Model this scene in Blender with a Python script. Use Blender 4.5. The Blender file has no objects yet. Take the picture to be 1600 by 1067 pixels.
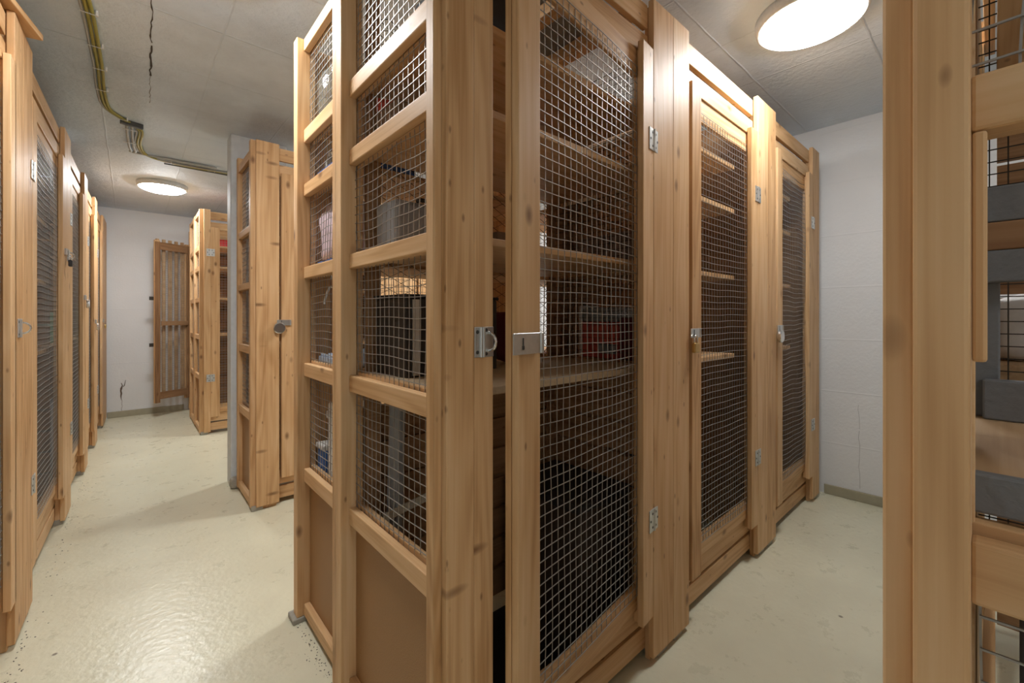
import bpy, bmesh, math, random
from mathutils import Vector, Matrix
R = random.Random(7)
SC = bpy.context.scene
COL = SC.collection
PI = math.pi
H_CEIL = 2.39

# ------------------------------------------------------------------ materials
def new_mat(name):
    m = bpy.data.materials.new(name); m.use_nodes = True
    nt = m.node_tree
    return m, nt, nt.nodes, nt.links, nt.nodes['Principled BSDF']

def flat(name, col, rough=.6, metal=0., bump=0., bscale=80., spec=None):
    m, nt, N, L, b = new_mat(name)
    b.inputs['Base Color'].default_value = (*col, 1)
    b.inputs['Roughness'].default_value = rough
    b.inputs['Metallic'].default_value = metal
    if spec is not None: b.inputs['Specular IOR Level'].default_value = spec
    tc = N.new('ShaderNodeTexCoord')
    n = N.new('ShaderNodeTexNoise'); n.inputs['Scale'].default_value = bscale; n.inputs['Detail'].default_value = 4
    L.new(tc.outputs['Object'], n.inputs['Vector'])
    mx = N.new('ShaderNodeMix'); mx.data_type = 'RGBA'
    mx.inputs['A'].default_value = (*[c*.88 for c in col], 1); mx.inputs['B'].default_value = (*[min(1, c*1.1) for c in col], 1)
    L.new(n.outputs['Fac'], mx.inputs['Factor']); L.new(mx.outputs['Result'], b.inputs['Base Color'])
    if bump:
        bp = N.new('ShaderNodeBump'); bp.inputs['Strength'].default_value = bump; bp.inputs['Distance'].default_value = .004
        L.new(n.outputs['Fac'], bp.inputs['Height']); L.new(bp.outputs['Normal'], b.inputs['Normal'])
    return m

def ramp(N, pts):
    r = N.new('ShaderNodeValToRGB'); e = r.color_ramp.elements
    while len(e) < len(pts): e.new(.5)
    for i, (p, c) in enumerate(pts): e[i].position = p; e[i].color = (*c, 1)
    return r

def wood(name, axis, dark, mid, light, rough=.5, knot=.75, spec=.28, kmap=(13, 7), kgt=.62):
    m, nt, N, L, b = new_mat(name)
    tc = N.new('ShaderNodeTexCoord'); oi = N.new('ShaderNodeObjectInfo')
    off = N.new('ShaderNodeVectorMath'); off.operation = 'SCALE'
    off.inputs[0].default_value = (13.7, 29.1, 17.3); L.new(oi.outputs['Random'], off.inputs['Scale'])
    add = N.new('ShaderNodeVectorMath'); add.operation = 'ADD'
    L.new(tc.outputs['Object'], add.inputs[0]); L.new(off.outputs[0], add.inputs[1])
    def mapped(across, along):
        mp = N.new('ShaderNodeMapping'); s = [across]*3; s[axis] = along
        mp.inputs['Scale'].default_value = s
        L.new(add.outputs[0], mp.inputs['Vector']); return mp.outputs[0]
    # growth rings : low-frequency warped bands
    n0 = N.new('ShaderNodeTexNoise'); n0.inputs['Scale'].default_value = 1; n0.inputs['Detail'].default_value = 2
    L.new(mapped(9, .7), n0.inputs['Vector'])
    mul = N.new('ShaderNodeMath'); mul.operation = 'MULTIPLY'; mul.inputs[1].default_value = 62
    L.new(n0.outputs['Fac'], mul.inputs[0])
    sn = N.new('ShaderNodeMath'); sn.operation = 'SINE'; L.new(mul.outputs[0], sn.inputs[0])
    mr = N.new('ShaderNodeMapRange'); mr.inputs['From Min'].default_value = -1; L.new(sn.outputs[0], mr.inputs['Value'])
    n1 = N.new('ShaderNodeTexNoise'); n1.inputs['Scale'].default_value = 1; n1.inputs['Detail'].default_value = 5
    L.new(mapped(160, 3), n1.inputs['Vector'])
    n2 = N.new('ShaderNodeTexNoise'); n2.inputs['Scale'].default_value = 1; n2.inputs['Detail'].default_value = 2
    L.new(mapped(14, 2.2), n2.inputs['Vector'])
    def madd(a, k, c):
        x = N.new('ShaderNodeMath'); x.operation = 'MULTIPLY_ADD'; x.inputs[1].default_value = k
        L.new(a, x.inputs[0])
        if isinstance(c, float): x.inputs[2].default_value = c
        else: L.new(c, x.inputs[2])
        return x.outputs[0]
    v = madd(mr.outputs[0], .16, -.21)
    v = madd(n1.outputs['Fac'], .42, v)
    v = madd(n2.outputs['Fac'], .62, v)
    v = madd(oi.outputs['Random'], .22, v)
    cr = ramp(N, [(.22, dark), (.5, mid), (.82, light)]); L.new(v, cr.inputs['Fac'])
    # knots
    vo = N.new('ShaderNodeTexVoronoi'); vo.inputs['Scale'].default_value = 1
    L.new(mapped(*kmap), vo.inputs['Vector'])
    kr = N.new('ShaderNodeMapRange'); kr.inputs['From Min'].default_value = .06; kr.inputs['From Max'].default_value = .2
    kr.inputs['To Min'].default_value = 1; kr.inputs['To Max'].default_value = 0
    L.new(vo.outputs['Distance'], kr.inputs['Value'])
    sp = N.new('ShaderNodeSeparateColor'); L.new(vo.outputs['Color'], sp.inputs[0])
    gt = N.new('ShaderNodeMath'); gt.operation = 'GREATER_THAN'; gt.inputs[1].default_value = kgt; L.new(sp.outputs[0], gt.inputs[0])
    km = N.new('ShaderNodeMath'); km.operation = 'MULTIPLY'; L.new(kr.outputs[0], km.inputs[0]); L.new(gt.outputs[0], km.inputs[1])
    km2 = N.new('ShaderNodeMath'); km2.operation = 'MULTIPLY'; km2.inputs[1].default_value = knot; L.new(km.outputs[0], km2.inputs[0])
    vs_ = N.new('ShaderNodeTexVoronoi'); vs_.inputs['Scale'].default_value = 1; L.new(mapped(30, 13), vs_.inputs['Vector'])
    k3 = N.new('ShaderNodeMapRange'); k3.inputs['From Min'].default_value = .06; k3.inputs['From Max'].default_value = .15
    k3.inputs['To Min'].default_value = 1; k3.inputs['To Max'].default_value = 0; L.new(vs_.outputs['Distance'], k3.inputs['Value'])
    s3 = N.new('ShaderNodeSeparateColor'); L.new(vs_.outputs['Color'], s3.inputs[0])
    g3 = N.new('ShaderNodeMath'); g3.operation = 'GREATER_THAN'; g3.inputs[1].default_value = .72; L.new(s3.outputs[0], g3.inputs[0])
    m3 = N.new('ShaderNodeMath'); m3.operation = 'MULTIPLY'; L.new(k3.outputs[0], m3.inputs[0]); L.new(g3.outputs[0], m3.inputs[1])
    m4 = N.new('ShaderNodeMath'); m4.operation = 'MULTIPLY'; m4.inputs[1].default_value = knot*.8; L.new(m3.outputs[0], m4.inputs[0])
    m5 = N.new('ShaderNodeMath'); m5.operation = 'MAXIMUM'; L.new(km2.outputs[0], m5.inputs[0]); L.new(m4.outputs[0], m5.inputs[1]); km2 = m5
    mx = N.new('ShaderNodeMix'); mx.data_type = 'RGBA'; mx.inputs['B'].default_value = (.15, .065, .025, 1)
    L.new(km2.outputs[0], mx.inputs['Factor']); L.new(cr.outputs[0], mx.inputs['A'])
    L.new(mx.outputs['Result'], b.inputs['Base Color'])
    b.inputs['Roughness'].default_value = rough; b.inputs['Specular IOR Level'].default_value = spec
    bp = N.new('ShaderNodeBump'); bp.inputs['Strength'].default_value = .12; bp.inputs['Distance'].default_value = .002
    L.new(n1.outputs['Fac'], bp.inputs['Height']); L.new(bp.outputs['Normal'], b.inputs['Normal'])
    return m

PD, PM, PL = (.43, .23, .092), (.61, .375, .185), (.71, .49, .28)
WOOD = [wood('pine_along_'+'xyz'[a], a, PD, PM, PL) for a in range(3)]
SPIKE = [WOOD[0], WOOD[1], wood('knotty_pine', 2, PD, PM, PL, knot=.8, kmap=(4.5, 14), kgt=.3)]
OLD = [wood('aged_pine_along_'+'xyz'[a], a, (.20, .10, .045), (.30, .165, .08), (.40, .235, .12), .6) for a in range(3)]
M_SHELF = wood('shelf_board', 0, (.36, .22, .11), (.5, .33, .18), (.62, .44, .27), .6, .2)
M_CHIP = flat('chipboard', (.5, .38, .24), .75, bump=.15, bscale=140)
M_HARD = flat('hardboard', (.33, .172, .064), .55, bump=.2, bscale=260)
M_WIRE = flat('galvanised_wire', (.36, .345, .32), .45, .6)
M_DARKWIRE = flat('dark_wire', (.045, .038, .03), .5, .5)
M_ZINC = flat('zinc_plate', (.62, .63, .62), .34, .85)
M_CHROME = flat('chrome', (.78, .78, .77), .18, .95)
M_BRASS = flat('brass', (.55, .36, .13), .35, .8)
M_BLACK = flat('black_rubber', (.018, .018, .02), .5)
M_SCREW = flat('screw', (.1, .1, .095), .45, .7)
M_WHITE = flat('white_plastic', (.72, .72, .71), .45)
M_GREYPL = flat('grey_plastic', (.20, .21, .22), .5)
M_GREYCARD = flat('grey_card', (.30, .31, .32), .7)
M_SHADEGREY = flat('shade_grey_slat', (.17, .175, .18), .7, bump=.3, bscale=120)  # this grey stands in for shade on shelf edges and slats
M_DARKFAB = flat('dark_fabric', (.035, .036, .042), .9, bump=.3, bscale=60)
M_RED = flat('red_card', (.60, .09, .06), .6)
M_DKRED = flat('dark_red_fabric', (.14, .02, .022), .85, bump=.4, bscale=40)
M_BROWN = flat('brown_card', (.20, .13, .08), .75)
M_BLUE = flat('blue_plastic', (.035, .14, .45), .4)
M_TEAL = flat('teal_paper', (.18, .50, .52), .5)
M_PINK = flat('pale_pink_fabric', (.66, .53, .58), .85, bump=.6, bscale=35)
M_BUCKET = flat('bucket_plastic', (.34, .36, .37), .45)
M_OLIVE = flat('olive_cable', (.33, .29, .05), .5)
M_GREYCAB = flat('grey_cable', (.42, .42, .39), .5)
M_FOOT = flat('worn_foot_block', (.34, .32, .27), .8, bump=.4, bscale=70)

def glass_mat():
    m, nt, N, L, b = new_mat('clear_glass')
    b.inputs['Base Color'].default_value = (.82, .90, .88, 1); b.inputs['Roughness'].default_value = .05
    b.inputs['Transmission Weight'].default_value = .92; b.inputs['IOR'].default_value = 1.3
    return m
M_GLASS = glass_mat()

def lamp_mat(strength):
    m, nt, N, L, b = new_mat('lit_diffuser')
    b.inputs['Base Color'].default_value = (.9, .9, .9, 1)
    b.inputs['Emission Color'].default_value = (.97, .99, 1, 1); b.inputs['Emission Strength'].default_value = strength
    return m
M_LAMP = {k: lamp_mat(30*k) for k in (.5, .55, .62, .85)}
M_LAMPBASE = flat('lamp_base', (.62, .62, .60), .45)

def floor_mat():
    m, nt, N, L, b = new_mat('painted_floor')
    tc = N.new('ShaderNodeTexCoord')
    n = N.new('ShaderNodeTexNoise'); n.inputs['Scale'].default_value = 1.7; n.inputs['Detail'].default_value = 6; n.inputs['Roughness'].default_value = .6
    L.new(tc.outputs['Object'], n.inputs['Vector'])
    cr = ramp(N, [(.3, (.60, .565, .42)), (.55, (.67, .64, .48)), (.75, (.71, .685, .53))]); L.new(n.outputs['Fac'], cr.inputs['Fac'])
    # small dirt specks and scuffs
    v = N.new('ShaderNodeTexVoronoi'); v.inputs['Scale'].default_value = 7; L.new(tc.outputs['Object'], v.inputs['Vector'])
    lt = N.new('ShaderNodeMapRange'); lt.inputs['From Min'].default_value = .035; lt.inputs['From Max'].default_value = .065
    lt.inputs['To Min'].default_value = 1; lt.inputs['To Max'].default_value = 0; L.new(v.outputs['Distance'], lt.inputs['Value'])
    sp = N.new('ShaderNodeSeparateColor'); L.new(v.outputs['Color'], sp.inputs[0])
    g = N.new('ShaderNodeMath'); g.operation = 'GREATER_THAN'; g.inputs[1].default_value = .72; L.new(sp.outputs[1], g.inputs[0])
    mm = N.new('ShaderNodeMath'); mm.operation = 'MULTIPLY'; L.new(lt.outputs[0], mm.inputs[0]); L.new(g.outputs[0], mm.inputs[1])
    n3 = N.new('ShaderNodeTexNoise'); n3.inputs['Scale'].default_value = 9; n3.inputs['Detail'].default_value = 8; n3.inputs['Roughness'].default_value = .75
    L.new(tc.outputs['Object'], n3.inputs['Vector'])
    sm = N.new('ShaderNodeMapRange'); sm.inputs['From Min'].default_value = .70; sm.inputs['From Max'].default_value = .85; sm.inputs['To Max'].default_value = .35
    L.new(n3.outputs['Fac'], sm.inputs['Value'])
    mx = N.new('ShaderNodeMix'); mx.data_type = 'RGBA'; mx.inputs['B'].default_value = (.2, .17, .12, 1)
    mxm = N.new('ShaderNodeMath'); mxm.operation = 'MAXIMUM'; L.new(mm.outputs[0], mxm.inputs[0]); L.new(sm.outputs[0], mxm.inputs[1])
    L.new(mxm.outputs[0], mx.inputs['Factor']); L.new(cr.outputs[0], mx.inputs['A']); L.new(mx.outputs['Result'], b.inputs['Base Color'])
    rr = N.new('ShaderNodeMapRange'); rr.inputs['To Min'].default_value = .2; rr.inputs['To Max'].default_value = .38; L.new(n3.outputs['Fac'], rr.inputs['Value'])
    L.new(rr.outputs[0], b.inputs['Roughness']); b.inputs['Specular IOR Level'].default_value = .5
    n2 = N.new('ShaderNodeTexNoise'); n2.inputs['Scale'].default_value = 42; n2.inputs['Detail'].default_value = 3; L.new(tc.outputs['Object'], n2.inputs['Vector'])
    bp = N.new('ShaderNodeBump'); bp.inputs['Strength'].default_value = .28; bp.inputs['Distance'].default_value = .006
    L.new(n2.outputs['Fac'], bp.inputs['Height']); L.new(bp.outputs['Normal'], b.inputs['Normal'])
    return m

def lines_mask(N, L, coord, sep_axis, period, width, offset=0., wob=None):
    """1 on thin lines every `period` along an axis"""
    s = N.new('ShaderNodeSeparateXYZ'); L.new(coord, s.inputs[0])
    a = N.new('ShaderNodeMath'); a.operation = 'ADD'; a.inputs[1].default_value = offset + 100*period; L.new(s.outputs[sep_axis], a.inputs[0])
    md = N.new('ShaderNodeMath'); md.operation = 'PINGPONG'; md.inputs[1].default_value = period/2; L.new(a.outputs[0], md.inputs[0])
    mr = N.new('ShaderNodeMapRange'); mr.inputs['From Max'].default_value = width; mr.inputs['To Min'].default_value = 1; mr.inputs['To Max'].default_value = 0
    L.new(md.outputs[0], mr.inputs['Value']); return mr.outputs[0]

def wall_mat(name, rowp, col=(.78, .79, .80)):
    m, nt, N, L, b = new_mat(name)
    tc = N.new('ShaderNodeTexCoord')
    n = N.new('ShaderNodeTexNoise'); n.inputs['Scale'].default_value = 2.2; n.inputs['Detail'].default_value = 6; L.new(tc.outputs['Object'], n.inputs['Vector'])
    cr = ramp(N, [(.3, tuple(c*.93 for c in col)), (.7, col)]); L.new(n.outputs['Fac'], cr.inputs['Fac']); L.new(cr.outputs[0], b.inputs['Base Color'])
    b.inputs['Roughness'].default_value = .6
    n2 = N.new('ShaderNodeTexNoise'); n2.inputs['Scale'].default_value = 60; n2.inputs['Detail'].default_value = 4; L.new(tc.outputs['Object'], n2.inputs['Vector'])
    ln = lines_mask(N, L, tc.outputs['Object'], 2, rowp, .006)
    sm = N.new('ShaderNodeMath'); sm.operation = 'MULTIPLY_ADD'; sm.inputs[1].default_value = .8; L.new(ln, sm.inputs[0]); L.new(n2.outputs['Fac'], sm.inputs[2])
    bp = N.new('ShaderNodeBump'); bp.inputs['Strength'].default_value = .35; bp.inputs['Distance'].default_value = .004
    L.new(sm.outputs[0], bp.inputs['Height']); L.new(bp.outputs['Normal'], b.inputs['Normal'])
    return m

def ceiling_mat():
    m, nt, N, L, b = new_mat('concrete_ceiling')
    tc = N.new('ShaderNodeTexCoord')
    n = N.new('ShaderNodeTexNoise'); n.inputs['Scale'].default_value = 1.3; n.inputs['Detail'].default_value = 7; n.inputs['Roughness'].default_value = .62
    L.new(tc.outputs['Object'], n.inputs['Vector'])
    cr = ramp(N, [(.28, (.52, .595, .69)), (.5, (.66, .75, .86)), (.72, (.73, .82, .92))]); L.new(n.outputs['Fac'], cr.inputs['Fac'])
    n2 = N.new('ShaderNodeTexNoise'); n2.inputs['Scale'].default_value = 45; n2.inputs['Detail'].default_value = 5; L.new(tc.outputs['Object'], n2.inputs['Vector'])
    wob = N.new('ShaderNodeTexNoise'); wob.inputs['Scale'].default_value = 6; L.new(tc.outputs['Object'], wob.inputs['Vector'])
    wv = N.new('ShaderNodeVectorMath'); wv.operation = 'MULTIPLY_ADD'; wv.inputs[1].default_value = (.012, .012, 0)
    L.new(wob.outputs['Color'], wv.inputs[0]); L.new(tc.outputs['Object'], wv.inputs[2])
    l1 = lines_mask(N, L, wv.outputs[0], 1, .47, .006, .1); l2 = lines_mask(N, L, wv.outputs[0], 0, .43, .006, .12)
    l2h = N.new('ShaderNodeMath'); l2h.operation = 'MULTIPLY'; l2h.inputs[1].default_value = .6; L.new(l2, l2h.inputs[0]); l2 = l2h.outputs[0]
    mxm = N.new('ShaderNodeMath'); mxm.operation = 'MAXIMUM'; L.new(l1, mxm.inputs[0]); L.new(l2, mxm.inputs[1])
    f = N.new('ShaderNodeMath'); f.operation = 'MULTIPLY'; f.inputs[1].default_value = .10; L.new(mxm.outputs[0], f.inputs[0])
    mx = N.new('ShaderNodeMix'); mx.data_type = 'RGBA'; mx.inputs['B'].default_value = (.22, .22, .21, 1)
    L.new(f.outputs[0], mx.inputs['Factor']); L.new(cr.outputs[0], mx.inputs['A']); L.new(mx.outputs['Result'], b.inputs['Base Color'])
    b.inputs['Roughness'].default_value = .55
    sm = N.new('ShaderNodeMath'); sm.operation = 'MULTIPLY_ADD'; sm.inputs[1].default_value = .9; L.new(mxm.outputs[0], sm.inputs[0]); L.new(n2.outputs['Fac'], sm.inputs[2])
    bp = N.new('ShaderNodeBump'); bp.inputs['Strength'].default_value = .7; bp.inputs['Distance'].default_value = .006
    L.new(sm.outputs[0], bp.inputs['Height']); L.new(bp.outputs['Normal'], b.inputs['Normal'])
    return m
M_FLOOR = floor_mat(); M_WALLR = wall_mat('painted_block_wall', .335); M_WALLF = wall_mat('painted_wall', .62, (.74, .75, .755)); M_CEIL = ceiling_mat()
M_BASE = flat('painted_base_strip', (.36, .33, .235), .5, bump=.3, bscale=30)
M_COLUMN = flat('painted_column', (.60, .63, .645), .6, bump=.3, bscale=30)
M_CRACK = flat('crack_dark', (.07, .06, .055), .9)
M_CRACKPALE = flat('crack_pale', (.42, .42, .43), .9)

# ------------------------------------------------------------------ mesh helpers
class MB:
    def __init__(s): s.v = []; s.f = []; s.m = []
    def box(s, x0, x1, y0, y1, z0, z1, mat=0, M=None):
        k = len(s.v)
        P = [Vector((x, y, z)) for x in (x0, x1) for y in (y0, y1) for z in (z0, z1)]
        if M is not None: P = [M @ p for p in P]
        s.v += [tuple(p) for p in P]
        for q in ((0, 1, 3, 2), (4, 6, 7, 5), (0, 4, 5, 1), (2, 3, 7, 6), (0, 2, 6, 4), (1, 5, 7, 3)):
            s.f.append(tuple(k+i for i in q)); s.m.append(mat)
        return s
    def tube(s, pts, r, n=4, mat=0, cap=True):
        pts = [Vector(p) for p in pts]; k = len(s.v); m = len(pts)
        for i, p in enumerate(pts):
            t = (pts[min(i+1, m-1)] - pts[max(i-1, 0)]).normalized()
            a = Vector((0, 0, 1)) if abs(t.z) < .9 else Vector((1, 0, 0))
            u = t.cross(a).normalized(); w = t.cross(u)
            rr = r[i] if isinstance(r, (list, tuple)) else r
            for j in range(n):
                an = 2*PI*(j+.5)/n
                s.v.append(tuple(p + (u*math.cos(an) + w*math.sin(an))*rr))
        for i in range(m-1):
            for j in range(n):
                s.f.append((k+i*n+j, k+i*n+(j+1) % n, k+(i+1)*n+(j+1) % n, k+(i+1)*n+j)); s.m.append(mat)
        if cap:
            s.f.append(tuple(k+j for j in range(n-1, -1, -1))); s.m.append(mat)
            s.f.append(tuple(k+(m-1)*n+j for j in range(n))); s.m.append(mat)
        return s
    def lathe(s, prof, n=32, c=(0, 0, 0), mat=0, close_top=True, close_bot=True):
        k = len(s.v); m = len(prof)
        for r, z in prof:
            for j in range(n):
                a = 2*PI*j/n; s.v.append((c[0]+r*math.cos(a), c[1]+r*math.sin(a), c[2]+z))
        for i in range(m-1):
            for j in range(n):
                s.f.append((k+i*n+j, k+i*n+(j+1) % n, k+(i+1)*n+(j+1) % n, k+(i+1)*n+j)); s.m.append(mat)
        if close_bot: s.f.append(tuple(k+j for j in range(n-1, -1, -1))); s.m.append(mat)
        if close_top: s.f.append(tuple(k+(m-1)*n+j for j in range(n))); s.m.append(mat)
        return s
    def build(s, name, mats, parent=None, bevel=0., smooth=False, loc=None, rotz=0., subsurf=0, seg=2):
        me = bpy.data.meshes.new(name); me.from_pydata(s.v, [], s.f)
        if not isinstance(mats, (list, tuple)): mats = [mats]
        for mt in mats: me.materials.append(mt)
        me.polygons.foreach_set('material_index', s.m)
        if smooth: me.polygons.foreach_set('use_smooth', [True]*len(s.f))
        bm = bmesh.new(); bm.from_mesh(me); bmesh.ops.recalc_face_normals(bm, faces=bm.faces); bm.to_mesh(me); bm.free()
        me.update()
        o = bpy.data.objects.new(name, me); COL.objects.link(o)
        if parent is not None: o.parent = parent
        if loc is not None: o.location = loc
        o.rotation_euler = (0, 0, rotz)
        if bevel:
            b = o.modifiers.new('bevel', 'BEVEL'); b.width = bevel; b.segments = seg; b.limit_method = 'ANGLE'
        if subsurf:
            b = o.modifiers.new('subsurf', 'SUBSURF'); b.levels = subsurf; b.render_levels = subsurf
        return o

def tag(o, label, cat, group=None):
    o['label'] = label; o['category'] = cat
    if group: o['group'] = group
    return o
def empty(name, loc, rotz, label, cat, group=None):
    o = bpy.data.objects.new(name, None); COL.objects.link(o); o.location = loc; o.rotation_euler = (0, 0, rotz)
    o.empty_display_size = .1
    return tag(o, label, cat, group)
def structure(o): o['kind'] = 'structure'; return o
def board(name, parent, x0, x1, y0, y1, z0, z1, axis=None, mats=None, bevel=.0022):
    if axis is None:
        d = (x1-x0, y1-y0, z1-z0); axis = d.index(max(d))
    return MB().box(x0, x1, y0, y1, z0, z1).build(name, (mats or WOOD)[axis], parent, bevel=bevel)

def wire_grid(P, u0, u1, v0, v1, du=.0265, dv=.0265, r=.0012, amp=.0, step=2, rnd=None):
    """P(u,v,d) -> point.  u across, v up, d towards the outside of the grid"""
    rnd = rnd or R
    mb = MB(); ph = [rnd.uniform(0, 6.28) for _ in range(6)]
    def wob(u, v):
        return (amp*(math.sin(u*17+v*5+ph[0]) + .6*math.sin(v*23-u*7+ph[1])),
                amp*(math.sin(u*11-v*9+ph[2]) + .6*math.sin(u*26+v*4+ph[3])),
                amp*1.2*math.sin(u*9+ph[4])*math.sin(v*6+ph[5]))
    nu = max(1, round((u1-u0)/du)); nv = max(1, round((v1-v0)/dv))
    def line(a, b, n, d):
        pts = []
        for i in range(n+1):
            t = i/n; u = a[0]+(b[0]-a[0])*t; v = a[1]+(b[1]-a[1])*t
            w = wob(u, v) if amp else (0, 0, 0)
            pts.append(P(u+w[0], v+w[1], d+w[2]))
        mb.tube(pts, r, 4, cap=False)
    for i in range(nu+1):
        u = u0+(u1-u0)*i/nu; line((u, v0), (u, v1), max(1, nv//step) if amp else 1, -r)
    for j in range(nv+1):
        v = v0+(v1-v0)*j/nv; line((u0, v), (u1, v), max(1, nu//step) if amp else 1, r)
    return mb

def chain_link(P, u0, u1, v0, v1, a=.04, r=.0016):
    mb = MB(); n = int((u1-u0)/(2*a)); m = int((v1-v0)/a)
    for i in range(n+1):
        uc = u0+a+2*a*i
        pts = [P(min(max(uc + (a*(1 if k % 2 else -1)), u0), u1), v0+k*a, .003*(1 if i % 2 else -1)) for k in range(m+1)]
        mb.tube(pts, r, 4, cap=False)
        # intertwined neighbour, mirrored
        pts = [P(min(max(uc + a*(-1 if k % 2 else 1), u0), u1), v0+k*a, -.003*(1 if i % 2 else -1)) for k in range(m+1)]
        mb.tube(pts, r, 4, cap=False)
    return mb

# ------------------------------------------------------------------ hardware
def hinge_mesh(x, y, z, w=.034, h=.072, t=.003):
    """two leaves either side of a knuckle at x ; plate lies on y (outside is -y)"""
    mb = MB()
    mb.box(x-w, x-.003, y-t, y, z-h/2, z+h/2, 0); mb.box(x+.003, x+w, y-t, y, z-h/2, z+h/2, 0)
    mb.tube([(x, y-t, z-h/2), (x, y-t, z+h/2)], .0045, 8, 0)
    for sx in (-1, 1):
        for dx, dz in ((.012, -.022), (.012, .022), (.025, 0)):
            mb.tube([(x+sx*dx, y-t-.001, z+dz), (x+sx*dx, y-t+.001, z+dz)], .0042, 8, 1)
    return mb
def staple_mesh(x, y, z):
    mb = MB(); t = .003
    mb.box(x-.026, x+.026, y-t, y, z-.033, z+.033, 0)
    mb.tube([(x-.004, y-t-.002, z-.033), (x-.004, y-t-.002, z+.033)], .0045, 6, 0)
    mb.tube([(x-.01, y-t-.002, z-.033), (x-.01, y-t-.002, z+.033)], .004, 6, 0)
    pts = []
    for i in range(9):
        a = PI*i/8; pts.append((x+.013, y-t-.024*math.sin(a), z+.02*math.cos(a)))
    mb.tube(pts, .0035, 8, 2)
    for dx, dz in ((-.019, .022), (-.019, -.022), (.005, .026), (.005, -.026)):
        mb.tube([(x+dx, y-t-.001, z+dz), (x+dx, y-t+.001, z+dz)], .0045, 8, 1)
    return mb
def hasp_mesh(x0, x1, y, z, slot, h=.034, tilt=0.):
    """hasp strap from x0 to x1 on the front face, keyhole slot at x=slot"""
    mb = MB(); t = .0035
    a, b = min(x0, x1), max(x0, x1)
    mb.box(a, b, y-.006-t, y-.006, z-h/2, z+h/2, 0)
    e = x1
    mb.box(min(e, e+.006), max(e, e+.006), y-.011, y, z-h/2, z+h/2, 0)
    mb.tube([(x1, y-.008, z-h/2), (x1, y-.008, z+h/2)], .005, 8, 0)
    mb.box(slot-.0022, slot+.0022, y-.0105, y-.0094, z-.013, z+.013, 1)
    mb.box(slot-.004, slot+.004, y-.0105, y-.0094, z-.012, z-.004, 1)
    return mb
def padlock(label, loc, rotz, kind):
    o = empty('padlock', loc, rotz, label, 'padlock', 'padlocks on the locker hasps')
    body = {'brass': M_BRASS, 'black': M_BLACK, 'chrome': M_CHROME}[kind]
    if kind == 'chrome':
        mb = MB(); mb.lathe([(.006, -.009), (.029, -.009), (.033, -.005), (.033, .005), (.029, .009), (.006, .009)], 28)
        mb.v = [(a, c, b-.03) for a, b, c in mb.v]
        mb.build('body', body, o, smooth=False)
        z0 = -.012
    else:
        MB().box(-.019, .019, -.008, .008, -.062, -.026).build('body', body, o, bevel=.004)
        z0 = -.03
    pts = [(-.011, 0, z0)] + [(-.011*math.cos(PI*i/8), 0, -.010+.012*math.sin(PI*i/8)) for i in range(9)] + [(.011, 0, z0)]
    MB().tube(pts, .003, 8).build('shackle', M_CHROME, o, smooth=True)
    return o

# ------------------------------------------------------------------ lockers
RAIL_Z = [(.022, .066), (.527, .577), (.926, .975), (1.294, 1.338), (1.605, 1.651), (1.808, 1.857), (2.155, 2.2)]
SHELF_Z = [.979, 1.342, 1.655, 1.862]
def side_panel(parent, side_x, sgn, bays, amp=.002, fine=True, rails=RAIL_Z, start=.02, ext_top=2.2, aged=False, endstile=.05, nomesh=(), dd=0.):
    """lattice side wall of a locker. side_x : outer face of the posts, sgn=+1 when the locker body lies at +x of it.
    bays : list of (y0,y1) openings between stiles ; stiles fill in between"""
    W = OLD if aged else WOOD
    X = lambda d: side_x + sgn*d
    def bx(mb, d0, d1, *r): a, b = sorted((X(d0), X(d1))); return mb.box(a, b, *r)
    inner = MB()
    for (y0, y1) in bays:
        for (z0, z1) in rails: bx(inner, .0495+dd, .066+dd, y0-.01, y1+.01, z0+.002, z1+.008)
        for ya in (y0-.0205, y1-.0015): bx(inner, .0495+dd, .066+dd, ya, ya+.022, rails[0][0], rails[-1][1])
    sp = inner.build('side_panel', W[1], parent, bevel=.0015)
    edges = [start] + [e for b in bays for e in b] + [bays[-1][1]+endstile]
    for i in range(0, len(edges), 2):
        a, b = edges[i], edges[i+1]
        if b-a > .06:
            mid = (a+b)/2
            st = MB(); bx(st, 0, .024, a, b, .02, ext_top); bx(st, .0245, .048, a, b, .02, ext_top); st.build('stile', W[2], sp, bevel=.004)
        else:
            st = MB(); bx(st, 0, .048, a, b, .02, ext_top); st.build('stile', W[2], sp, bevel=.003)
    for (y0, y1) in bays:
        for (z0, z1) in rails:
            rl = MB(); bx(rl, .024+dd, .046+dd, y0-.0005, y1+.0005, z0, z1); rl.build('cross_rail', W[1], sp, bevel=.003)
        hb = MB(); bx(hb, .0462+dd, .0492+dd, y0-.005, y1+.005, rails[0][0]+.01, rails[1][1]-.01); hb.build('hardboard_sheet', M_HARD, sp)
        for k in range(1, len(rails)-1):
            if k in nomesh: continue
            za, zb = rails[k][1]-.01, rails[k+1][0]+.012
            P = lambda u, v, d: Vector((X(.0475+dd-d), u, v))
            am = amp*(2.2 if (fine and k in (3,)) else 1)
            wire_grid(P, y0+.004, y1-.004, za, zb, amp=am if fine else 0, step=1).build('wire_mesh', M_WIRE, sp)
    return sp

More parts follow.
